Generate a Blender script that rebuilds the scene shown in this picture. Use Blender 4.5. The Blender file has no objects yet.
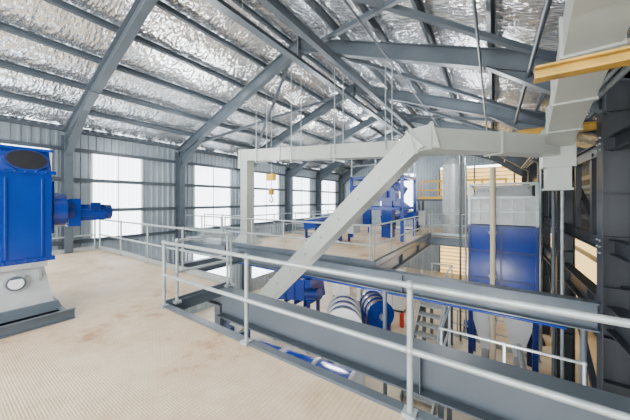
import bpy, math, random
from mathutils import Vector, Matrix, noise
random.seed(4)
V=Vector
# ---------------------------------------------------------------- materials
def nt(name):
    m=bpy.data.materials.new(name); m.use_nodes=True
    t=m.node_tree; b=t.nodes['Principled BSDF']; return m,t,b
def paint(name,col,rough=.45,metal=0.0,var=.12,scale=3.0,bump=0.0,spec=.5):
    m,t,b=nt(name)
    tc=t.nodes.new('ShaderNodeTexCoord'); n=t.nodes.new('ShaderNodeTexNoise')
    n.inputs['Scale'].default_value=scale; n.inputs['Detail'].default_value=5
    t.links.new(tc.outputs['Object'],n.inputs['Vector'])
    r=t.nodes.new('ShaderNodeValToRGB')
    r.color_ramp.elements[0].position=.3; r.color_ramp.elements[1].position=.7
    r.color_ramp.elements[0].color=[c*(1-var) for c in col]+[1]
    r.color_ramp.elements[1].color=[min(1,c*(1+var)) for c in col]+[1]
    t.links.new(n.outputs['Fac'],r.inputs['Fac']); t.links.new(r.outputs['Color'],b.inputs['Base Color'])
    b.inputs['Roughness'].default_value=rough; b.inputs['Metallic'].default_value=metal
    b.inputs['Specular IOR Level'].default_value=spec
    if bump:
        bp=t.nodes.new('ShaderNodeBump'); bp.inputs['Strength'].default_value=bump
        n2=t.nodes.new('ShaderNodeTexNoise'); n2.inputs['Scale'].default_value=scale*12
        t.links.new(tc.outputs['Object'],n2.inputs['Vector']); t.links.new(n2.outputs['Fac'],bp.inputs['Height'])
        t.links.new(bp.outputs['Normal'],b.inputs['Normal'])
    return m
M={}
M['galv']=paint('galvanised_steel',(.36,.40,.40),.35,.3,.15,9)
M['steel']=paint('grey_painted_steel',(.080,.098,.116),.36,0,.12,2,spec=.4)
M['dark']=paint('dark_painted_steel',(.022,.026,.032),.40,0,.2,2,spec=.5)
M['blue']=paint('blue_enamel',(.003,.032,.25),.2,0,.12,2)
M['blued']=paint('blue_enamel_dark',(.003,.018,.13),.28,0,.12,2)
M['cream']=paint('cream_duct_paint',(.38,.40,.355),.40,0,.07,2)
M['white']=paint('white_paint',(.70,.71,.71),.4,0,.04,2)
M['lgrey']=paint('light_grey_cast',(.40,.41,.41),.4,.15,.10,5)
M['wall']=paint('zinc_wall_sheet',(.29,.34,.38),.38,.35,.10,1.5)
M['yellow']=paint('yellow_paint',(.85,.50,.02),.45,0,.05,3)
M['orange']=paint('ochre_yellow_paint',(.46,.27,.035),.38,0,.30,6)
M['black']=paint('black_rubber_and_hole',(.006,.006,.008),.6,0,.1,3)
M['red']=paint('red_paint',(.6,.03,.02),.4,0,.05,3)
M['concrete']=paint('lower_concrete',(.58,.48,.35),.5,0,.25,.9,.05)
M['beige']=paint('beige_pipe',(.55,.47,.34),.45,0,.05,3)
def floor_mat():
    m,t,b=nt('tan_checker_plate')
    tc=t.nodes.new('ShaderNodeTexCoord')
    n=t.nodes.new('ShaderNodeTexNoise'); n.inputs['Scale'].default_value=.75; n.inputs['Detail'].default_value=12; n.inputs['Roughness'].default_value=.75
    t.links.new(tc.outputs['Object'],n.inputs['Vector'])
    r=t.nodes.new('ShaderNodeValToRGB'); e=r.color_ramp.elements
    e[0].position=.36; e[0].color=(.38,.21,.09,1); e[1].position=.58; e[1].color=(.74,.60,.43,1)
    x=r.color_ramp.elements.new(.44); x.color=(.62,.46,.29,1)
    t.links.new(n.outputs['Fac'],r.inputs['Fac'])
    def lozenge(rot,off):
        mp=t.nodes.new('ShaderNodeMapping'); mp.inputs['Rotation'].default_value=(0,0,rot); mp.inputs['Location'].default_value=(off,off,0)
        mp.inputs['Scale'].default_value=(1.0,2.2,1)
        t.links.new(tc.outputs['Object'],mp.inputs['Vector'])
        v=t.nodes.new('ShaderNodeTexVoronoi'); v.voronoi_dimensions='2D'; v.inputs['Scale'].default_value=17; v.inputs['Randomness'].default_value=0
        t.links.new(mp.outputs['Vector'],v.inputs['Vector'])
        rr=t.nodes.new('ShaderNodeMapRange'); rr.inputs['From Min'].default_value=.18; rr.inputs['From Max'].default_value=.34
        rr.inputs['To Min'].default_value=1; rr.inputs['To Max'].default_value=0
        t.links.new(v.outputs['Distance'],rr.inputs['Value']); return rr.outputs['Result']
    a=lozenge(.785,0); c=lozenge(-.785,.5/17)
    mxx=t.nodes.new('ShaderNodeMath'); mxx.operation='MAXIMUM'; t.links.new(a,mxx.inputs[0]); t.links.new(c,mxx.inputs[1])
    r2=t.nodes.new('ShaderNodeValToRGB'); r2.color_ramp.elements[0].color=(.86,.81,.75,1); r2.color_ramp.elements[1].color=(1.0,1.0,1.0,1)
    t.links.new(mxx.outputs[0],r2.inputs['Fac'])
    mx=t.nodes.new('ShaderNodeMixRGB'); mx.blend_type='MULTIPLY'; mx.inputs['Fac'].default_value=1
    t.links.new(r.outputs['Color'],mx.inputs['Color1']); t.links.new(r2.outputs['Color'],mx.inputs['Color2'])
    t.links.new(mx.outputs['Color'],b.inputs['Base Color'])
    bp=t.nodes.new('ShaderNodeBump'); bp.inputs['Strength'].default_value=.4; bp.inputs['Distance'].default_value=.005
    t.links.new(mxx.outputs[0],bp.inputs['Height']); t.links.new(bp.outputs['Normal'],b.inputs['Normal'])
    b.inputs['Roughness'].default_value=.5; b.inputs['Specular IOR Level'].default_value=.35
    return m
M['tan']=floor_mat()
def foil_mat():
    m,t,b=nt('silver_foil_insulation')
    tc=t.nodes.new('ShaderNodeTexCoord')
    mp=t.nodes.new('ShaderNodeMapping'); mp.inputs['Scale'].default_value=(1.0,2.6,1.0)
    t.links.new(tc.outputs['Object'],mp.inputs['Vector'])
    n=t.nodes.new('ShaderNodeTexVoronoi'); n.inputs['Scale'].default_value=6.5; n.feature='F1'
    n2=t.nodes.new('ShaderNodeTexNoise'); n2.inputs['Scale'].default_value=6; n2.inputs['Detail'].default_value=3; n2.inputs['Distortion'].default_value=.8
    t.links.new(mp.outputs['Vector'],n.inputs['Vector']); t.links.new(mp.outputs['Vector'],n2.inputs['Vector'])
    ad=t.nodes.new('ShaderNodeMath'); ad.operation='ADD'
    t.links.new(n.outputs['Distance'],ad.inputs[0]); t.links.new(n2.outputs['Fac'],ad.inputs[1])
    bp=t.nodes.new('ShaderNodeBump'); bp.inputs['Strength'].default_value=.8; bp.inputs['Distance'].default_value=.032
    t.links.new(ad.outputs[0],bp.inputs['Height']); t.links.new(bp.outputs['Normal'],b.inputs['Normal'])
    b.inputs['Base Color'].default_value=(.95,.965,.985,1); b.inputs['Metallic'].default_value=.88; b.inputs['Roughness'].default_value=.15
    return m
M['foil']=foil_mat()
def translucent(name,col,f=.7):
    m,t,b=nt(name)
    tr=t.nodes.new('ShaderNodeBsdfTranslucent'); tr.inputs['Color'].default_value=(*col,1)
    b.inputs['Base Color'].default_value=(*col,1); b.inputs['Roughness'].default_value=.5
    mx=t.nodes.new('ShaderNodeMixShader'); mx.inputs[0].default_value=f
    t.links.new(b.outputs[0],mx.inputs[1]); t.links.new(tr.outputs[0],mx.inputs[2])
    t.links.new(mx.outputs[0],t.nodes['Material Output'].inputs['Surface']); return m
M['yelpanel']=translucent('yellow_translucent_sheet',(.90,.62,.24),.32)
M['whpanel']=translucent('white_translucent_sheet',(.93,.97,1.0),.85)
# ---------------------------------------------------------------- builder
class B:
    def __init__(s): s.v=[];s.f=[];s.m=[];s.sm=[]
    def add(s,vs,fs,mat,smooth=False):
        o=len(s.v); s.v+= [tuple(x) for x in vs]
        for f in fs: s.f.append([i+o for i in f]); s.m.append(mat); s.sm.append(smooth)
    def box(s,x0,x1,y0,y1,z0,z1,mat):
        vs=[(x,y,z) for x in(x0,x1) for y in(y0,y1) for z in(z0,z1)]
        s.add(vs,[(0,1,3,2),(4,6,7,5),(0,4,5,1),(2,3,7,6),(0,2,6,4),(1,5,7,3)],mat)
    def frame(s,p,q,up=(0,0,1)):
        p=V(p);q=V(q);w=(q-p).normalized();up=V(up)
        if abs(w.dot(up))>.98: up=V((0,1,0))
        x=w.cross(up).normalized(); y=x.cross(w).normalized(); return p,q,x,y,w
    def ext(s,p,q,prof,mat,up=(0,0,1),smooth=False,prof2=None):
        p,q,x,y,w=s.frame(p,q,up); n=len(prof); prof2=prof2 or prof
        vs=[p+x*a+y*b for a,b in prof]+[q+x*a+y*b for a,b in prof2]
        fs=[(i,(i+1)%n,(i+1)%n+n,i+n) for i in range(n)]
        s.add(vs,fs,mat,smooth); s.add(vs[:n],[tuple(range(n))[::-1]],mat); s.add(vs[n:],[tuple(range(n))],mat)
    def ibeam(s,p,q,h,w,mat,up=(0,0,1),tf=.018,tw=.012):
        a=w/2;b=h/2;t=tw/2
        s.ext(p,q,[(-a,-b),(a,-b),(a,-b+tf),(t,-b+tf),(t,b-tf),(a,b-tf),(a,b),(-a,b),(-a,b-tf),(-t,b-tf),(-t,-b+tf),(-a,-b+tf)],mat,up)
    def chan(s,p,q,h,w,mat,up=(0,0,1),t=.012):
        b=h/2
        s.ext(p,q,[(0,-b),(w,-b),(w,-b+t),(t,-b+t),(t,b-t),(w,b-t),(w,b),(0,b)],mat,up)
    def bar(s,p,q,w,h,mat,up=(0,0,1)):
        s.ext(p,q,[(-w/2,-h/2),(w/2,-h/2),(w/2,h/2),(-w/2,h/2)],mat,up)
    def tube(s,p,q,r,mat,n=10,r2=None):
        r2=r if r2 is None else r2
        c=[(math.cos(i*2*math.pi/n),math.sin(i*2*math.pi/n)) for i in range(n)]
        s.ext(p,q,[(a*r,b*r) for a,b in c],mat,smooth=True,prof2=[(a*r2,b*r2) for a,b in c])
    def ball(s,c,r,mat,n=10):
        vs=[];fs=[];h=6
        for j in range(h+1):
            ph=math.pi*j/h
            for i in range(n):
                th=2*math.pi*i/n; vs.append((c[0]+r*math.sin(ph)*math.cos(th),c[1]+r*math.sin(ph)*math.sin(th),c[2]+r*math.cos(ph)))
        for j in range(h):
            for i in range(n): fs.append((j*n+i,(j+1)*n+i,(j+1)*n+(i+1)%n,j*n+(i+1)%n))
        s.add(vs,fs,mat,True)
    def path(s,pts,r,mat,n=10):
        for a,b in zip(pts,pts[1:]): s.tube(a,b,r,mat,n)
        for a in pts[1:-1]: s.ball(a,r*1.02,mat,n)
    def frust(s,c0,sx0,sy0,z0,c1,sx1,sy1,z1,mat):
        vs=[]
        for c,sx,sy,z in((c0,sx0,sy0,z0),(c1,sx1,sy1,z1)):
            vs+=[(c[0]-sx,c[1]-sy,z),(c[0]+sx,c[1]-sy,z),(c[0]+sx,c[1]+sy,z),(c[0]-sx,c[1]+sy,z)]
        s.add(vs,[(0,1,5,4),(1,2,6,5),(2,3,7,6),(3,0,4,7),(3,2,1,0),(4,5,6,7)],mat)
    def duct(s,pts,w,h,mat,flange=1.2,fm=None):
        for a,b in zip(pts,pts[1:]):
            a=V(a);b=V(b);s.bar(a,b,w,h,mat); L=(b-a).length;d=(b-a)/L;k=max(1,int(L/flange))
            for i in range(k+1):
                c=a+d*(L*i/k); s.bar(c-d*.02,c+d*.02,w+.05,h+.05,fm or mat)
    def make(s,name,parent=None,bevel=0):
        me=bpy.data.meshes.new(name); me.from_pydata(s.v,[],s.f)
        used=[];
        for m in s.m:
            if m not in used: used.append(m)
        for m in used: me.materials.append(M[m])
        me.polygons.foreach_set('material_index',[used.index(m) for m in s.m])
        me.polygons.foreach_set('use_smooth',s.sm); me.update()
        import bmesh
        bm=bmesh.new(); bm.from_mesh(me); bmesh.ops.recalc_face_normals(bm,faces=bm.faces); bm.to_mesh(me); bm.free()
        ob=bpy.data.objects.new(name,me); bpy.context.collection.objects.link(ob)
        if parent: ob.parent=parent
        if bevel:
            md=ob.modifiers.new('bevel','BEVEL'); md.width=bevel; md.segments=2; md.limit_method='ANGLE'; md.angle_limit=.7
        return ob
def empty(name):
    o=bpy.data.objects.new(name,None); bpy.context.collection.objects.link(o); return o
FL=-5.15; PL=-1.65
XW=-11.3; XR=1.6; XO=3.2; YF=20.8; RX=-4.67
FR=[2.54-3.6,2.54,6.15,9.75,13.35,16.95,20.5]
def zr(x): return 4.5-.385*abs(x-RX)
# ---------------------------------------------------------------- floors
b=B(); b.box(XW-.3,XO+.3,-5,YF+.3,FL-.2,FL,'concrete'); b.make('floor')
b=B()
b.box(-11.0,-4.3,-4.5,3.4,PL-.06,PL,'tan'); b.box(-4.3,2.6,-4.5,2.12,PL-.06,PL,'tan')
b.make('platform_floor')
b=B()
b.bar((-4.3,2.15,PL-.07),(2.6,2.15,PL-.07),.03,.16,'steel')
b.bar((-4.28,2.15,PL-.05),(-4.28,3.4,PL-.05),.03,.24,'steel')
b.bar((-11.,3.41,PL-.02),(-4.28,3.41,PL-.02),.02,.26,'steel')
b.bar((-4.3,2.11,PL+.015),(2.6,2.11,PL+.015),.09,.03,'steel'); b.bar((-4.27,2.11,PL+.015),(-4.27,3.4,PL+.015),.09,.03,'steel')
for y in (-3.5,-1.5,.5): b.ibeam((-11,y,PL-.24),(2.6,y,PL-.24),.3,.15,'steel')
b.ibeam((-11,3.28,PL-.24),(-4.4,3.28,PL-.24),.32,.16,'steel')
b.ibeam((-4.6,1.9,PL-.24),(2.6,1.9,PL-.24),.32,.16,'steel')
for x,y in((-4.45,1.9),(-4.45,3.28),(-7.8,3.28),(-10.9,3.28),(-8,-3.4),(0,-3.4),(1.9,1.9)): b.ibeam((x,y,FL),(x,y,PL-.4),.16,.16,'steel')
b.make('platform_frame')
# ---------------------------------------------------------------- big floor beams
def beam(name,p,q,h,w,mat='steel',stiff=1.8):
    b=B(); b.ibeam(p,q,h,w,mat,tf=.022,tw=.014); p=V(p);q=V(q);L=(q-p).length;d=(q-p)/L
    n=int(L/stiff)
    for i in range(1,n): 
        c=p+d*(L*i/n); b.bar(c-d*.006,c+d*.006,w*.9,h-.04,mat)
    return b.make(name)
beam('floor_beam',(-4.25,3.17,PL-.25),(2.9,3.17,PL-.25),.50,.26,stiff=3)
beam('floor_beam',(-11.1,6.15,PL-.24),(XR-.2,6.15,PL-.24),.46,.24,stiff=3)
beam('floor_beam',(-11.1,9.75,PL-.24),(-2.6,9.75,PL-.24),.40,.2)
beam('floor_beam',(-11.1,13.35,PL-.22),(XR-.2,13.35,PL-.22),.44,.22)
beam('floor_beam',(-2.5,6.3,PL-.22),(-2.5,13.2,PL-.22),.40,.2)
beam('floor_beam',(-8.4,6.3,PL-.22),(-8.4,16.9,PL-.22),.36,.2)
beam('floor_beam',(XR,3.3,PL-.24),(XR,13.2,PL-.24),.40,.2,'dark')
beam('floor_beam',(-7.0,3.45,PL-.24),(-7.0,6.0,PL-.24),.34,.18)
# ---------------------------------------------------------------- far decks
b=B()
b.box(-8.4,-2.5,6.28,13.3,PL-.05,PL,'tan'); b.box(-8.4,XR-.2,13.3,17.0,PL-.05,PL,'tan')
b.box(-11.1,-8.4,6.2,7.3,PL-.05,PL,'galv')
b.bar((-2.42,6.25,PL+.03),(-2.42,13.3,PL+.03),.01,.2,'steel'); b.bar((-8.4,6.24,PL+.03),(-2.42,6.24,PL+.03),.01,.2,'steel')
b.make('mezzanine_deck')
# ---------------------------------------------------------------- railings
def railing(pts,posts,name='railing',mat='galv',h=1.0,r=.024,kick=True):
    b=B(); seen=set()
    for a,c in zip(pts,pts[1:]):
        for hh in (h,h*.5):
            b.tube((a[0],a[1],a[2]+hh),(c[0],c[1],c[2]+hh),r,mat,12)
        if kick:
            b.bar((a[0],a[1],a[2]+.07),(c[0],c[1],c[2]+.07),.008,.12,mat)
        L=(V(c)-V(a)).length; n=max(1,round(L/posts))
        for i in range(n+1):
            p=V(a).lerp(V(c),i/n); key=(round(p.x,2),round(p.y,2))
            if key in seen: continue
            seen.add(key)
            b.tube((p.x,p.y,p.z+.03),(p.x,p.y,p.z+h),r*.98,mat,12)
            for hh in(h,h*.5): b.ball((p.x,p.y,p.z+hh),r*1.55,mat,12)
            b.box(p.x-.05,p.x+.05,p.y-.05,p.y+.05,p.z+.004,p.z+.042,mat)
    return b.make(name)
railing([(-4.2,3.25,PL),(-4.2,2.28,PL)],1.3,kick=False)
railing([(-4.2,2.08,PL),(-2.35,2.08,PL),(-.53,2.08,PL),(1.3,2.08,PL),(2.5,2.08,PL)],1.9,kick=False)
railing([(-10.9,3.32,PL),(-4.2,3.32,PL)],1.7)
railing([(-10.95,3.2,PL),(-10.95,-2,PL)],1.8)
railing([(-8.35,6.35,PL),(-2.6,6.35,PL)],1.5)
railing([(-2.5,6.35,PL),(-2.5,13.3,PL)],1.5)
railing([(-2.4,13.4,PL),(XR-.3,13.4,PL)],1.3)
railing([(-8.3,7.4,PL),(-8.3,16.8,PL)],1.6)
railing([(-8.3,16.9,PL),(XR-.3,16.9,PL)],1.6)
railing([(-11,6.3,PL),(-8.5,6.3,PL)],1.3)
railing([(-11,7.25,PL),(-8.4,7.25,PL)],1.3)
railing([(-8.2,10.2,PL),(-5.6,10.2,PL)],1.3)
# ---------------------------------------------------------------- portal frames
for i,y in enumerate(FR):
    b=B()
    b.ibeam((XW+.22,y,FL),(XW+.22,y,zr(XW)+.1),.38,.2,'steel',up=(1,0,0))
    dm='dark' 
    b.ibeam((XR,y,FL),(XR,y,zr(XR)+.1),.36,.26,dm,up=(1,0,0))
    b.ibeam((XW+.1,y,zr(XW+.1)),(RX,y,zr(RX)),.36,.17,'steel')
    b.ibeam((RX,y,zr(RX)),(XO,y,zr(XO)),.36,.17,'steel')
    for xa,xb in((XW+.3,XW+1.9),(XR-.1,XR-1.7)):
        b.add([(xa,y-.01,zr(xa)-.15),(xb,y-.01,zr(xb)-.17),(xa,y-.01,zr(xa)-.75),(xa,y+.01,zr(xa)-.15),(xb,y+.01,zr(xb)-.17),(xa,y+.01,zr(xa)-.75)],
              [(0,1,2),(3,5,4),(0,3,4,1),(1,4,5,2),(2,5,3,0)],'steel')
        b.bar((xa,y,zr(xa)-.75),(xb,y,zr(xb)-.18),.17,.02,'steel')
    for z in(-3.6,-2.9,-2.2,-1.4,-.6,.1,.8,1.4):
        b.box(XR-.16,XR+.16,y-.12,y+.12,z,z+.015,dm)
    for z in (-.75,.9):
        for k in(-.1,0,.1): b.ball((XR-.19,y-.07,z+k),.016,'galv',6); b.ball((XR-.19,y+.07,z+k),.016,'galv',6)
    b.box(RX-.015,RX+.015,y-.1,y+.1,zr(RX)-.34,zr(RX)+.22,'steel')
    b.make('portal_frame')
def offs(x,o):
    sgn=1 if x>RX else -1; n=V((.385*sgn,0,1)).normalized(); return V((x,0,zr(x)))+n*o
b=B()
for sgn,L in((-1,6.6),(1,7.8)):
    n=7 if sgn<0 else 8
    for k in range(n):
        x=RX+sgn*(.25+k*(L-.35)/(n-1)); c=offs(x,.27); nn=V((.385*sgn,0,1))
        b.chan((c.x,-4.5,c.z),(c.x,YF,c.z),.18,.06,'steel',up=nn)
b.make('roof_purlins')
def foil(name,sgn,L):
    nx=80 if sgn<0 else 90; ny=420; vs=[];fs=[]
    n=7 if sgn<0 else 8; step=(L-.35)/(n-1)
    for i in range(nx+1):
        x=RX+sgn*(L*i/nx)
        for j in range(ny+1):
            y=-4.6+(YF+4.7)*j/ny
            ph=((abs(x-RX)-.25)/step)%1.0
            sag=-.05*math.sin(math.pi*ph)
            yy=(y/1.25)%1.0
            lap=.02*math.sin(math.pi*yy)**.5+(.008 if int(y//1.25)%2 else 0)
            nz=noise.noise(V((x*1.2,y*3.5,sgn*5)))*.022+noise.noise(V((x*2.5,y*9,3)))*.010
            c=offs(x,.385+sag+lap+nz)
            vs.append((c.x,y,c.z))
    for i in range(nx):
        for j in range(ny):
            a=i*(ny+1)+j; fs.append((a,a+1,a+ny+2,a+ny+1))
    b=B(); b.add(vs,fs,'foil',False); return b.make(name)
foil('ceiling_foil',-1,6.75); foil('ceiling_foil',1,7.95)
b=B()
for sgn,L in((-1,6.9),(1,8.1)):
    x1=RX+sgn*L; a=offs(RX+sgn*.001,.56); c=offs(x1,.56)
    b.add([(a.x,-4.7,a.z),(c.x,-4.7,c.z),(c.x,YF+.1,c.z),(a.x,YF+.1,a.z)],[(0,1,2,3)],'wall')
b.make('ceiling')
b=B()
for (x0,y0,x1,y1) in [(-10.5,6.2,-5,9.7),(-5,6.2,-10.5,9.7),(-4.2,2.6,1.2,6.1),(1.2,2.6,-4.2,6.1),(-4.2,9.8,1.4,13.3),(1.4,9.8,-4.2,13.3),(-10.5,13.4,-5,16.9),(-4.2,6.2,1.4,9.7)]:
    b.bar((x0,y0,zr(x0)-.02),(x1,y1,zr(x1)-.02),.09,.09,'steel')
b.make('roof_bracing')
b=B()
b.ibeam((-3.5,-1,3.75),(-3.5,17,3.75),.22,.14,'steel')
b.make('monorail_beam')
b=B(); b.chan((-4.72,-1,3.98),(-4.72,17,3.98),.10,.2,'steel'); 
for y in range(0,17,2): b.tube((-4.65,y,3.95),(-4.65,y,4.75),.008,'galv',6)
b.make('cable_tray')
b=B()
for x,o,r in((-1.9,-.24,.022),(-.12,-.24,.022),(.6,-.24,.035),(-8.6,-.23,.018)):
    c=offs(x,o); b.tube((c.x,-1,c.z),(c.x,19,c.z),r,'steel',8)
b.make('roof_conduits')
# ---------------------------------------------------------------- walls
def corr_y(b,x,y0,y1,z0,z1,mat,pitch=.2,dep=.03):
    n=max(1,int((y1-y0)/pitch)); p=(y1-y0)/n; ys=[]
    for i in range(n):
        a=y0+i*p; ys+= [(a,0),(a+p*.55,0),(a+p*.65,dep),(a+p*.9,dep)]
    ys.append((y1,0)); vs=[]
    for y,o in ys: vs+=[(x+o,y,z0),(x+o,y,z1)]
    b.add(vs,[(2*i,2*i+2,2*i+3,2*i+1) for i in range(len(ys)-1)],mat)
def corr_x(b,y,x0,x1,z0,z1,mat,pitch=.2,dep=.03,tops=None):
    n=max(1,int((x1-x0)/pitch)); p=(x1-x0)/n; xs=[]
    for i in range(n):
        a=x0+i*p; xs+= [(a,0),(a+p*.55,0),(a+p*.65,dep),(a+p*.9,dep)]
    xs.append((x1,0)); vs=[]
    for x,o in xs: vs+=[(x,y-o,z0),(x,y-o,z1 if tops is None else tops(x))]
    b.add(vs,[(2*i,2*i+2,2*i+3,2*i+1) for i in range(len(xs)-1)],mat)
wins=[(.2,2.2),(3.2,4.75),(6.9,8.9),(10.4,12.6),(14.0,16.0),(17.6,19.8)]
zt=zr(XW)+.4; wz0,wz1=-1.35,1.62
b=B(); y=-4.6
for a,c in wins:
    corr_y(b,XW,y,a,FL,zt,'wall'); corr_y(b,XW,a,c,FL,-4.4,'wall'); corr_y(b,XW,a,c,-2.2,wz0,'wall'); corr_y(b,XW,a,c,wz1,zt,'wall'); y=c
corr_y(b,XW,y,YF,FL,zt,'wall')
b.make('wall_left')
b=B()
for z in(-3.3,-1.35,-.35,.65,1.62): b.chan((XW+.05,-4.6,z),(XW+.05,YF,z),.12,.06,'steel')
b.make('trim_1')
for i,(a,c) in enumerate(wins):
    b=B()
    for yy in(a,c): b.bar((XW+.03,yy,wz0),(XW+.03,yy,wz1),.06,.06,'white')
    for zz in(wz0,wz1): b.bar((XW+.03,a,zz),(XW+.03,c,zz),.06,.06,'white')
    b.bar((XW+.03,(a+c)/2,wz0),(XW+.03,(a+c)/2,wz1),.03,.03,'white')
    corr_y(b,XW-.03,a,c,wz0,wz1,'whpanel',pitch=.12,dep=.02)
    corr_y(b,XW-.03,a,c,-4.4,-2.2,'whpanel',pitch=.12,dep=.02)
    b.make('window_%d'%(i+1))
b=B(); top=lambda x: zr(x)+.45
corr_x(b,YF,XW,-7.6,FL,0,'wall',tops=top); corr_x(b,YF,-4.9,-3.2,FL,0,'wall',tops=top)
corr_x(b,YF,-7.6,-4.9,2.0,0,'wall',tops=top); corr_x(b,YF,-7.6,-4.9,FL,-.8,'wall')
corr_x(b,YF,-3.2,XO,2.3,0,'wall',tops=top); corr_x(b,YF,-3.2,XO,-2.0,.35,'wall')
b.make('wall_far')
b=B(); corr_x(b,YF,-7.6,-4.9,-.8,2.0,'whpanel',.15,.03); b.make('window_7')
def louv(name,x0,x1,z0,z1,y):
    b=B(); n=int((z1-z0)/.26)
    for i in range(n):
        z=z0+i*.26; b.add([(x0,y,z),(x1,y,z),(x1,y-.09,z+.19),(x0,y-.09,z+.19),(x1,y,z+.26),(x0,y,z+.26)],[(0,1,2,3),(3,2,4,5)],'yelpanel')
        b.bar((x0,y-.10,z+.19),(x1,y-.10,z+.19),.03,.035,'orange')
    for x in(x0,(x0*2+x1)/3,(x0+2*x1)/3,x1): b.bar((x,y-.14,z0),(x,y-.14,z1),.08,.08,'steel')
    return b.make(name)
louv('window_8',-3.2,XO,.35,2.3,YF); louv('window_9',-3.2,XO,FL,-2.0,YF)
b=B(); corr_y(b,XO,-1,12,FL,zr(XO)+.4,'dark'); corr_y(b,XO,12,YF,-1.6,zr(XO)+.4,'dark'); corr_y(b,XO,12,YF,FL,-4.6,'dark')
b.make('wall_right')
b=B(); corr_y(b,XO,12,YF,-4.6,-1.6,'yelpanel'); b.make('window_10')
b=B()
for z in(-3.6,-2.2,-.7,.9): b.chan((XO-.1,-1,z),(XO-.1,YF,z),.18,.06,'steel')
for z in(-.75,.9): b.ibeam((XR,3,z),(XR,YF,z),.24,.14,'dark')
for y0,y1 in((9.75,13.35),(6.15,9.75)):
    b.bar((XR+.1,y0,-1.4),(XR+.1,y1,.8),.1,.1,'dark'); b.bar((XR+.1,y0,-4.9),(XR+.1,y1,-2.2),.1,.1,'dark')
for y in(7.3,8.5,10.9,12.1): b.bar((XR+.02,y,-.75),(XR+.02,y,.9),.1,.1,'dark')
b.make('trim_2')
# ---------------------------------------------------------------- ducts / conveyors
b=B()
b.duct([(-5.9,4.75,-3.6),(-1.05,4.6,.97)],.38,.34,'cream',9)
b.duct([(-1.15,4.6,.95),(-.85,4.72,1.03)],.40,.38,'cream',9)
b.duct([(-.95,4.65,.99),(.95,6.6,.98)],.34,.34,'cream',1.3)
b.box(-6.25,-5.6,4.4,5.1,FL,-3.3,'blued')
b.box(.75,1.2,6.4,6.85,.6,1.3,'cream')
for k in range(12):
    t=k/12+.04; b.box(-5.9+4.85*t-.02,-5.9+4.85*t+.02,4.75-.15*t-.215,4.75-.15*t-.19,-3.6+4.57*t-.02,-3.6+4.57*t+.02,'galv')
b.make('inclined_chain_conveyor')
b=B()
b.duct([(-7.9,6.9,1.68),(-2.0,6.9,1.30)],.42,.40,'cream',1.5)
b.duct([(-7.75,6.9,1.7),(-7.75,6.9,-1.4)],.36,.36,'cream',1.1)
b.frust((-7.75,6.9),.4,.4,PL,(-7.75,6.9),.18,.18,-1.25,'cream')
b.frust((-7.98,6.9),.08,.2,1.2,(-7.80,6.9),.22,.21,1.88,'cream')
b.duct([(-2.0,6.9,1.30),(-.6,8.6,1.5),(.9,10.0,1.5)],.38,.38,'cream',1.3)
for x in(-7.0,-5.4,-3.8,-2.3):
    for dy in(-.26,.26): b.tube((x,6.9+dy,1.0+.3),(x,6.9+dy,zr(x)+.25),.016,'galv',6)
    b.bar((x,6.6,1.30+(-2-x)*.064-.25),(x,7.2,1.30+(-2-x)*.064-.25),.06,.05,'galv')
b.make('horizontal_conveyor_duct')
b=B()
b.duct([(.98,6.62,1.12),(.62,2.2,1.62),(.55,1.0,1.75)],.36,.36,'cream',.95)
b.duct([(.98,6.62,1.2),(.98,6.62,.2)],.34,.34,'cream',.5)
b.make('overhead_duct')
b=B(); b.ibeam((.28,2.85,1.04),(1.2,2.85,1.04),.10,.12,'orange'); b.ibeam((1.2,2.85,1.04),(XO-.05,2.85,1.04),.14,.12,'dark')
b.make('duct_support_beam')
b=B(); b.ibeam((.6,9.4,1.85),(XO-.05,9.4,1.85),.2,.16,'orange'); b.make('duct_support_beam')
b=B()
for k,(x,z,r,m) in enumerate([(2.1,.35,.05,'galv'),(2.1,.2,.035,'galv'),(2.1,.05,.035,'steel'),(2.1,-.15,.05,'galv'),(1.36,1.62,.04,'galv'),(1.25,1.62,.03,'galv'),(1.15,1.62,.025,'beige')]):
    b.tube((x,4.0,z),(x,17,z),r,m,10)
for y in(5,8,11,14): b.bar((1.75,y,-.0),(2.2,y,0),.04,.04,'galv')
for x,y,m in((1.3,8.2,'galv'),(1.15,8.2,'steel'),(2.3,7.4,'steel'),(2.45,7.4,'galv'),(1.3,11.5,'galv'),(-1.0,10.9,'steel'),(-.85,11.2,'galv')): b.tube((x,y,-5.1),(x,y,1.6),.035,m,10)
b.make('pipe_rack')
# ---------------------------------------------------------------- blue machine on near platform
root=empty('rotary_mill')
b=B()
for y0 in(-.5,1.12): b.chan((-6.6,y0,PL+.07),(-4.9,y0,PL+.07),.14,.06,'steel')
for x0 in(-6.6,-4.9): b.chan((x0,-.5,PL+.07),(x0,1.2,PL+.07),.14,.06,'steel')
b.box(-6.5,-5.0,-.4,1.1,PL+.0,PL+.03,'black')
b.make('base_frame',root,.006)
b=B()
b.frust((-5.75,.45),.64,.68,PL+.10,(-5.75,.45),.60,.64,PL+.22,'steel')
b.frust((-5.75,.45),.56,.60,PL+.22,(-5.75,.45),.34,.54,-.95,'lgrey')
b.box(-6.2,-5.36,-.12,1.02,-.95,-.88,'lgrey')
for y in(-.0,.25,.55,.85): b.ball((-5.355,y,-.915),.014,'galv',6)
b.make('hopper',root,.01)
b=B()
b.tube((-5.45,.70,-1.16),(-5.30,.70,-1.12),.13,'lgrey',24); b.tube((-5.31,.70,-1.125),(-5.275,.70,-1.115),.095,'steel',24); b.tube((-5.28,.70,-1.117),(-5.27,.70,-1.113),.075,'white',24)
for i in range(8):
    a=i*math.pi/4; b.ball((-5.295,.70+.112*math.cos(a),-1.12+.112*math.sin(a)),.011,'galv',6)
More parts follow.
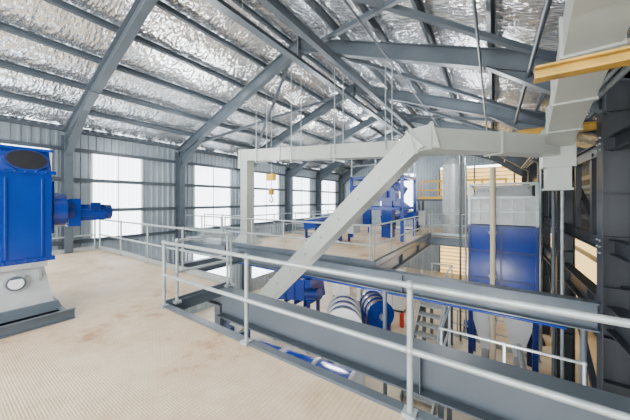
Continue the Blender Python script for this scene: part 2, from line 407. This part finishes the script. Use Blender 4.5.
b.box(-5.38,-5.31,.50,.92,-1.33,-1.30,'galv'); b.box(-5.36,-5.32,.92,.95,-1.33,-1.0,'galv')
b.make('inspection_port',root)
b=B()
b.box(-6.15,-5.4,-.2,1.07,-.88,.40,'blue')
b.add([(-5.4,-.2,.40),(-5.4,1.07,.40),(-5.55,1.07,.72),(-5.55,-.2,.72),(-6.15,-.2,.40),(-6.15,1.07,.40),(-6.05,1.07,.72),(-6.05,-.2,.72)],
      [(0,1,2,3),(4,7,6,5),(3,2,6,7),(0,3,7,4),(1,5,6,2)],'blue')
b.box(-6.2,-5.36,-.24,1.11,.37,.42,'blue'); b.box(-6.1,-5.5,-.24,1.11,.71,.75,'blue')
b.box(-6.2,-5.37,-.22,1.10,-.88,-.82,'blue')
for y in(-.1,.25,.62,.97): b.box(-5.405,-5.385,y-.012,y+.012,-.8,.3,'blue')
for y in [-.2+.1*k for k in range(13)]: b.ball((-5.355,y,.395),.012,'blued',6); b.ball((-5.365,y,-.85),.012,'blued',6)
b.make('housing',root,.012)
b=B()
n=28;c=V((-5.465,.83,.555));t=V((-.15,0,.32)).normalized();nn=V((.32,0,.15)).normalized()
vs=[c+nn*.03+V((0,1,0))*.2*math.cos(i*2*math.pi/n)+t*.15*math.sin(i*2*math.pi/n) for i in range(n)]
b.add(vs,[tuple(range(n))],'black')  # flat black disc stands in for the shade inside the opening
vo=[c+nn*.03+V((0,1,0))*.225*math.cos(i*2*math.pi/n)+t*.172*math.sin(i*2*math.pi/n) for i in range(n)]
b.add(vs+vo+[v-nn*.05 for v in vo],[(i,(i+1)%n,(i+1)%n+n,i+n) for i in range(n)]+[(i+n,(i+1)%n+n,(i+1)%n+2*n,i+2*n) for i in range(n)],'blued')
b.make('inlet_opening',root)
b=B()
b.box(-5.95,-5.5,1.07,1.12,-.5,.28,'blue'); b.tube((-5.7,1.1,-.15),(-5.7,1.26,-.15),.26,'blue',24); b.tube((-5.7,1.26,-.17),(-5.7,1.36,-.17),.2,'blued',24)
b.box(-5.86,-5.54,1.28,1.44,-.42,.02,'blue')
b.tube((-5.7,1.44,-.21),(-5.7,1.80,-.21),.12,'blue',24); b.tube((-5.7,1.80,-.21),(-5.7,1.88,-.21),.13,'blued',24)
for i in range(16):
    a=i*math.pi/8; b.bar((-5.7+.125*math.cos(a),1.46,-.21+.125*math.sin(a)),(-5.7+.125*math.cos(a),1.79,-.21+.125*math.sin(a)),.01,.022,'blue')
b.box(-5.6,-5.5,1.55,1.69,-.17,-.04,'blued')
b.make('gear_motor',root,.006)
# ---------------------------------------------------------------- hopper bin (right)
root=empty('hopper_bin')
x0,x1,y0,y1=-.6,.95,9.1,10.6
b=B()
b.box(x0,x1,y0,y1,-3.2,-.75,'blue')
for z in(-3.2,-2.3,-1.5,-.78): b.box(x0-.03,x1+.03,y0-.03,y1+.03,z,z+.06,'blued')
for x in(x0,(x0+x1)/2,x1): b.box(x-.03,x+.03,y0-.04,y0,-3.2,-.75,'blued')
b.make('bin_body',root)
b=B()
for xx in(x0,x1):
    for yy in(y0,y1): b.bar((xx,yy,-.72),(xx,yy,.45),.07,.07,'galv')
b.box(x0+.03,x1-.03,y0+.03,y1-.03,-.70,.05,'lgrey')
b.box(x0-.04,x1+.04,y0-.04,y1+.04,.03,.10,'galv'); b.box(x0-.04,x1+.04,y0-.04,y1+.04,-.36,-.32,'galv')
for k in range(1,6): b.box(x0+k*.258-.012,x0+k*.258+.012,y0-.01,y0+.03,-.7,.05,'galv')
b.frust(((x0+x1)/2,(y0+y1)/2),.70,.68,.1,((x0+x1)/2,(y0+y1)/2),.55,.55,.42,'lgrey')
for xx in(x0,x1): b.bar((xx,y0,.45),(xx,y1,.45),.05,.05,'galv')
for yy in(y0,y1): b.bar((x0,yy,.45),(x1,yy,.45),.05,.05,'galv')
b.make('top_enclosure',root)
b=B()
for cx in(x0+.39,x1-.39):
    b.frust((cx,9.5),.09,.09,-4.45,(cx,9.5),.38,.38,-3.2,'white'); b.frust((cx,10.25),.09,.09,-4.45,(cx,10.25),.38,.34,-3.2,'white')
    b.tube((cx,9.5,-4.75),(cx,9.5,-4.4),.1,'lgrey',14)
b.make('outlet_cones',root)
b=B()
for xx in(x0+.03,x1-.03):
    for yy in(y0+.03,y1-.03): b.ibeam((xx,yy,FL),(xx,yy,-3.2),.12,.12,'blued')
b.bar((x0,y0+.03,-4.7),(x1,y0+.03,-4.7),.08,.08,'blued')
b.make('legs',root)
b=B(); b.path([(-.02,8.8,.9),(-.02,8.8,-4.3),(-.02,8.8,-5.1)],.07,'beige',14)
for z in(.3,-.9,-2.1,-3.3): b.tube((-.02,8.8,z-.03),(-.02,8.8,z+.03),.1,'beige',14)
b.make('downpipe')
# ---------------------------------------------------------------- silver silo cylinder
b=B(); b.tube((-1.62,14.6,PL),(-1.62,14.6,1.7),.50,'lgrey',32); b.tube((-1.62,14.6,1.7),(-1.62,14.6,2.0),.50,'lgrey',32,.25)
for z in(-1,-.1,.8,1.65): b.tube((-1.62,14.6,z),(-1.62,14.6,z+.05),.53,'galv',32)
b.make('steel_silo')
b=B(); b.box(-3.6,.6,15.6,16.8,-.05,.05,'steel')
for x in(-3.5,.5):
    for y in(15.7,16.7): b.ibeam((x,y,PL),(x,y,-.05),.12,.12,'steel')
b.make('service_platform')
railing([(-3.5,15.7,.05),(.5,15.7,.05)],1.0,mat='yellow'); railing([(-3.5,16.7,.05),(.5,16.7,.05)],1.0,mat='yellow')
# ---------------------------------------------------------------- bucket elevators, machines on the mezzanine
def elevator(cx,cy,top,z0=PL,mat='blue'):
    root=empty('bucket_elevator')
    b=B(); b.box(cx-.24,cx+.24,cy-.2,cy+.2,z0,top,mat)
    z=z0+.5
    while z<top-.2: b.box(cx-.28,cx+.28,cy-.24,cy+.24,z,z+.05,'blued'); z+=.9
    b.make('leg_casing',root)
    b=B()
    pr=[(-.42,-.0),(.42,0),(.42,.35)]+[(.42*math.cos(a),.35+.3*math.sin(a)) for a in [math.pi*i/10 for i in range(1,10)]]+[(-.42,.35)]
    b.ext((cx,cy+.28,top),(cx,cy-.28,top),pr,mat); b.tube((cx,cy-.45,top+.3),(cx,cy+.45,top+.3),.09,'lgrey',16)
    b.box(cx-.1,cx+.1,cy-.5,cy-.28,top+.15,top+.45,'blued')
    b.make('head',root)
    b=B(); b.add([(cx+.3,cy-.2,top+.25),(cx+.3,cy+.2,top+.25),(cx+.3,cy+.2,top-.2),(cx+.3,cy-.2,top-.2),(cx+.95,cy-.15,top-.25),(cx+.95,cy+.15,top-.25),(cx+.75,cy+.15,top-.6),(cx+.75,cy-.15,top-.6)],
       [(0,1,5,4),(1,2,6,5),(2,3,7,6),(3,0,4,7),(4,5,6,7),(3,2,1,0)],mat)
    b.tube((cx-.95,cy-.38,top+.2),(cx-.42,cy-.38,top+.3),.14,mat,16)
    b.make('discharge_spout',root)
elevator(-3.9,11.6,-.05); elevator(-4.9,15.0,.9); elevator(-6.6,15.6,.5)
def screener(cx,cy,z0):
    root=empty('vibrating_screen')
    b=B(); b.bar((cx-.9,cy,z0+.62),(cx+.9,cy,z0+.9),.8,.36,'blue'); b.bar((cx-.85,cy,z0+.85),(cx+.85,cy,z0+1.11),.84,.05,'lgrey'); b.make('screen_box',root)
    b=B()
    for dx in(-.8,.8):
        for dy in(-.35,.35): b.bar((cx+dx,cy+dy,z0),(cx+dx,cy+dy,z0+.6),.08,.08,'blued')
    b.bar((cx-.8,cy-.35,z0+.15),(cx+.8,cy-.35,z0+.15),.06,.06,'blued'); b.make('stand',root)
    b=B(); b.tube((cx-.2,cy-.5,z0+.75),(cx+.3,cy-.5,z0+.8),.13,'blued',16); b.box(cx+1,cx+1.3,cy-.3,cy+.3,z0+.4,z0+1.1,'lgrey'); b.make('drive',root)
screener(-5.6,9.2,PL); screener(-6.9,12.4,PL); screener(-4.1,14.1,PL); screener(-.1,14.8,PL)
b=B()
for x in(-5.2,-3.0):
    for y in(10.6,12.6): b.bar((x,y,PL),(x,y,1.0),.12,.12,'blue')
for z in(-.35,.95):
    for y in(10.6,12.6): b.bar((-5.2,y,z),(-3.0,y,z),.12,.12,'blue')
    for x in(-5.2,-3.0): b.bar((x,10.6,z),(x,12.6,z),.12,.12,'blue')
b.box(-5.2,-3.0,10.6,12.6,.99,1.03,'galv')
b.make('equipment_gantry')
railing([(-5.2,10.6,1.03),(-3.0,10.6,1.03),(-3.0,12.6,1.03)],1.1,h=.9,kick=False)
# chain hoist
b=B(); b.box(-7.27,-6.93,7.42,7.6,.75,1.0,'yellow'); b.tube((-7.1,7.52,.9),(-7.1,7.52,zr(-7.1)-.1),.012,'galv',6)
b.tube((-7.1,7.52,.35),(-7.1,7.52,.8),.014,'galv',6); b.box(-7.19,-7.01,7.46,7.58,.2,.45,'orange')
b.path([(-7.1,7.52,.25),(-7.1,7.52,.12),(-7.02,7.52,.05),(-7.02,7.52,-.03),(-7.1,7.52,-.09),(-7.18,7.52,-.03),(-7.18,7.52,.03)],.026,'orange',8)
b.make('chain_hoist')
# ---------------------------------------------------------------- lower level machines
def drum(cx,cy,cz,r,L,ang,m1,m2):
    root=empty('rotary_drum')
    d=V((math.cos(ang),math.sin(ang),0)); c=V((cx,cy,cz)); b=B()
    b.tube(c-d*L/2,c+d*L/2,r,m1,36)
    for k in(-.5,-.17,.17,.5): b.tube(c+d*(L*k-.03),c+d*(L*k+.03),r+.05,m2,36)
    for s in(-1,1): b.tube(c+d*s*L/2,c+d*s*(L/2+.12),r*.75,m2,28,r*.55); b.tube(c+d*s*L/2,c+d*s*(L/2+.25),.09,'galv',16)
    b.make('shell',root)
    b=B(); side=V((-d.y,d.x,0))
    for k in(-.35,.35):
        e=c+d*L*k; p=e-side*r*.8; q=e+side*r*.8
        b.bar((p.x,p.y,FL+.15),(q.x,q.y,FL+.15),.14,.14,'blued')
        for w in(p,q): b.bar((w.x,w.y,FL),(w.x,w.y,cz-r*.4),.14,.14,'blued')
    b.make('cradle',root)
drum(-3.2,4.1,-3.7,.6,2.3,.1,'blue','lgrey')
drum(-3.9,7.4,-3.7,.5,1.2,-1.1,'blue','white')
drum(-3.5,9.1,-3.9,.42,1.0,-.9,'lgrey','blue')
drum(-.9,3.9,-4.3,.5,1.8,.2,'lgrey','blue')
root=empty('screw_press')
b=B(); b.bar((-6.9,7.6,-3.3),(-5.0,7.6,-3.0),.8,.7,'blue'); b.frust((-5.5,7.6),.25,.25,-2.7,(-5.5,7.6),.5,.45,-2.25,'blue')
b.tube((-5.1,7.1,-3.1),(-4.6,7.1,-3.0),.17,'blued',18)
for x in(-6.5,-6.1,-5.7,-5.3): b.box(x-.02,x+.02,7.17,8.03,-3.62,-2.72,'blued')
b.make('body',root,.01)
b=B()
for x in(-6.7,-5.2):
    for y in(7.3,7.9): b.bar((x,y,FL),(x,y,-3.4),.1,.1,'blued')
b.make('stand',root)
def cab(x,y,w,h):
    b=B(); b.box(x-w/2,x+w/2,y,y+.4,FL+.1,FL+h,'white'); b.box(x-w/2,x+w/2,y+.02,y+.38,FL,FL+.1,'dark'); b.box(x-.005,x+.005,y-.006,y,FL+.15,FL+h-.05,'dark')
    b.box(x+.05,x+.08,y-.03,y,FL+h*.5,FL+h*.6,'black'); b.box(x-.3,x-.15,y-.01,y,FL+h*.8,FL+h*.88,'blue'); b.make('control_cabinet')
cab(-5.2,12.2,1.0,2.0); cab(-3.9,12.2,1.0,2.0); cab(-6.6,12.2,1.0,2.0)
def pump(x,y):
    b=B(); b.box(x-.5,x+.5,y-.25,y+.25,FL,FL+.12,'blued'); b.tube((x-.45,y,FL+.4),(x+.05,y,FL+.4),.17,'blue',20); b.tube((x+.05,y,FL+.4),(x+.25,y,FL+.4),.07,'galv',12)
    b.tube((x+.25,y,FL+.4),(x+.42,y,FL+.4),.23,'blue',20); b.path([(x+.34,y,FL+.5),(x+.34,y,FL+1.4),(x+.34,y+1.2,FL+1.4)],.06,'galv'); b.box(x-.35,x-.1,y-.1,y+.1,FL+.12,FL+.3,'blued')
    b.make('pump')
pump(.2,7.4); pump(-.5,11.6); pump(1.0,12.5); pump(-4.9,10.2)
# stair to a half landing
b=B(); n=9; xa,xb=-1.95,-1.2; rise=.2; 
for i in range(n):
    y=6.9+i*.25; z=FL+(i+1)*rise; b.box(xa,xb,y,y+.26,z-.04,z,'galv')
ye=6.9+n*.25; ze=FL+n*rise
for x in(xa,xb): b.bar((x,6.8,FL+.08),(x,ye,ze-.08),.04,.24,'steel')
for x in(xa,xb):
    b.tube((x,6.9,FL+1.1),(x,ye,ze+1.0),.022,'galv',10); b.tube((x,6.9,FL+.6),(x,ye,ze+.5),.022,'galv',10)
    for k in range(3):
        y=6.9+k*1.1; z=FL+.1+k*.87; b.tube((x,y,z),(x,y,z+1.02),.022,'galv',10); b.ball((x,y,z+1.02),.034,'galv',8)
b.box(xa,xb,ye,ye+1.5,ze-.05,ze,'galv')
for x in(xa+.05,xb-.05): b.bar((x,ye+.1,FL),(x,ye+.1,ze-.05),.1,.1,'steel'); b.bar((x,ye+1.4,FL),(x,ye+1.4,ze-.05),.1,.1,'steel')
b.make('staircase')
railing([(xb-.04,ye+.05,ze),(xb-.04,ye+1.45,ze),(xa+.04,ye+1.45,ze)],1.0)
railing([(-1.0,4.6,FL),(-1.0,6.6,FL)],1.4); railing([(-2.6,5.2,FL),(1.2,5.2,FL)],1.5); railing([(-2.3,11.4,FL),(1.2,11.0,FL)],1.2)
b=B(); b.box(-.9,1.2,5.6,6.9,-3.55,-3.5,'steel'); 
for x in(-.85,1.15):
    for y in(5.65,6.85): b.bar((x,y,FL),(x,y,-3.55),.1,.1,'steel')
b.make('lower_walkway'); railing([(-.85,6.85,-3.5),(-.85,5.65,-3.5),(1.15,5.65,-3.5)],1.1)
b=B(); b.path([(-8.2,6.45,-2.2),(1.3,6.45,-2.2),(1.3,6.45,-4.9)],.05,'steel',10); b.path([(-8.2,6.6,-2.35),(1.1,6.6,-2.35)],.03,'blue',8)
b.tube((-2.2,6.32,-2.05),(-2.2,6.32,-5.1),.05,'steel'); b.make('service_pipes')
b=B(); b.tube((-3.1,10.9,FL),(-3.1,10.9,FL+.55),.09,'red',16); b.tube((-3.1,10.9,FL+.55),(-3.1,10.9,FL+.65),.03,'black',10); b.make('fire_extinguisher')
# ---------------------------------------------------------------- lights
w=bpy.data.worlds.new('world'); bpy.context.scene.world=w; w.use_nodes=True
bg=w.node_tree.nodes['Background']; bg.inputs[0].default_value=(.91,.96,1,1); bg.inputs[1].default_value=8.5
def area(name,loc,rot,sx,sy,p,col=(1,1,1)):
    l=bpy.data.lights.new(name,'AREA'); l.shape='RECTANGLE'; l.size=sx; l.size_y=sy; l.energy=p; l.color=col
    o=bpy.data.objects.new(name,l); o.location=loc; o.rotation_euler=rot; bpy.context.collection.objects.link(o)
area('rear_fill',(-3,-4.4,1.2),(math.radians(95),0,0),9,4,250)  # added fill panel behind the camera; there is no door here
for x,y in((-7.5,5.0),(-1.5,8.0),(-7.5,11.5),(-1.5,11.5),(-6,15)):  # added fill points that brighten the roof foil, without lamp fittings
    l=bpy.data.lights.new('roof_fill','POINT'); l.energy=230; l.shadow_soft_size=.3; l.color=(.95,.98,1)
    o=bpy.data.objects.new('roof_fill',l); o.location=(x,y,zr(x)-1.6); bpy.context.collection.objects.link(o)
for x,y in((-3,5.4),(-6,10.5),(-.5,12),(-9,8),(0.2,5)):  # invented fill points to lift the lower level, no fixtures
    l=bpy.data.lights.new('lower_fill','POINT'); l.energy=110; l.shadow_soft_size=.25
    o=bpy.data.objects.new('lower_fill',l); o.location=(x,y,-2.7); bpy.context.collection.objects.link(o)
# ---------------------------------------------------------------- camera
cam=bpy.data.cameras.new('camera'); cam.sensor_width=36; cam.lens=265/630*36; cam.shift_y=-10/630; cam.clip_start=.02
co=bpy.data.objects.new('camera',cam); co.location=(0,0,0); co.rotation_euler=(math.pi/2,0,math.radians(34)); bpy.context.collection.objects.link(co)
bpy.context.scene.camera=co
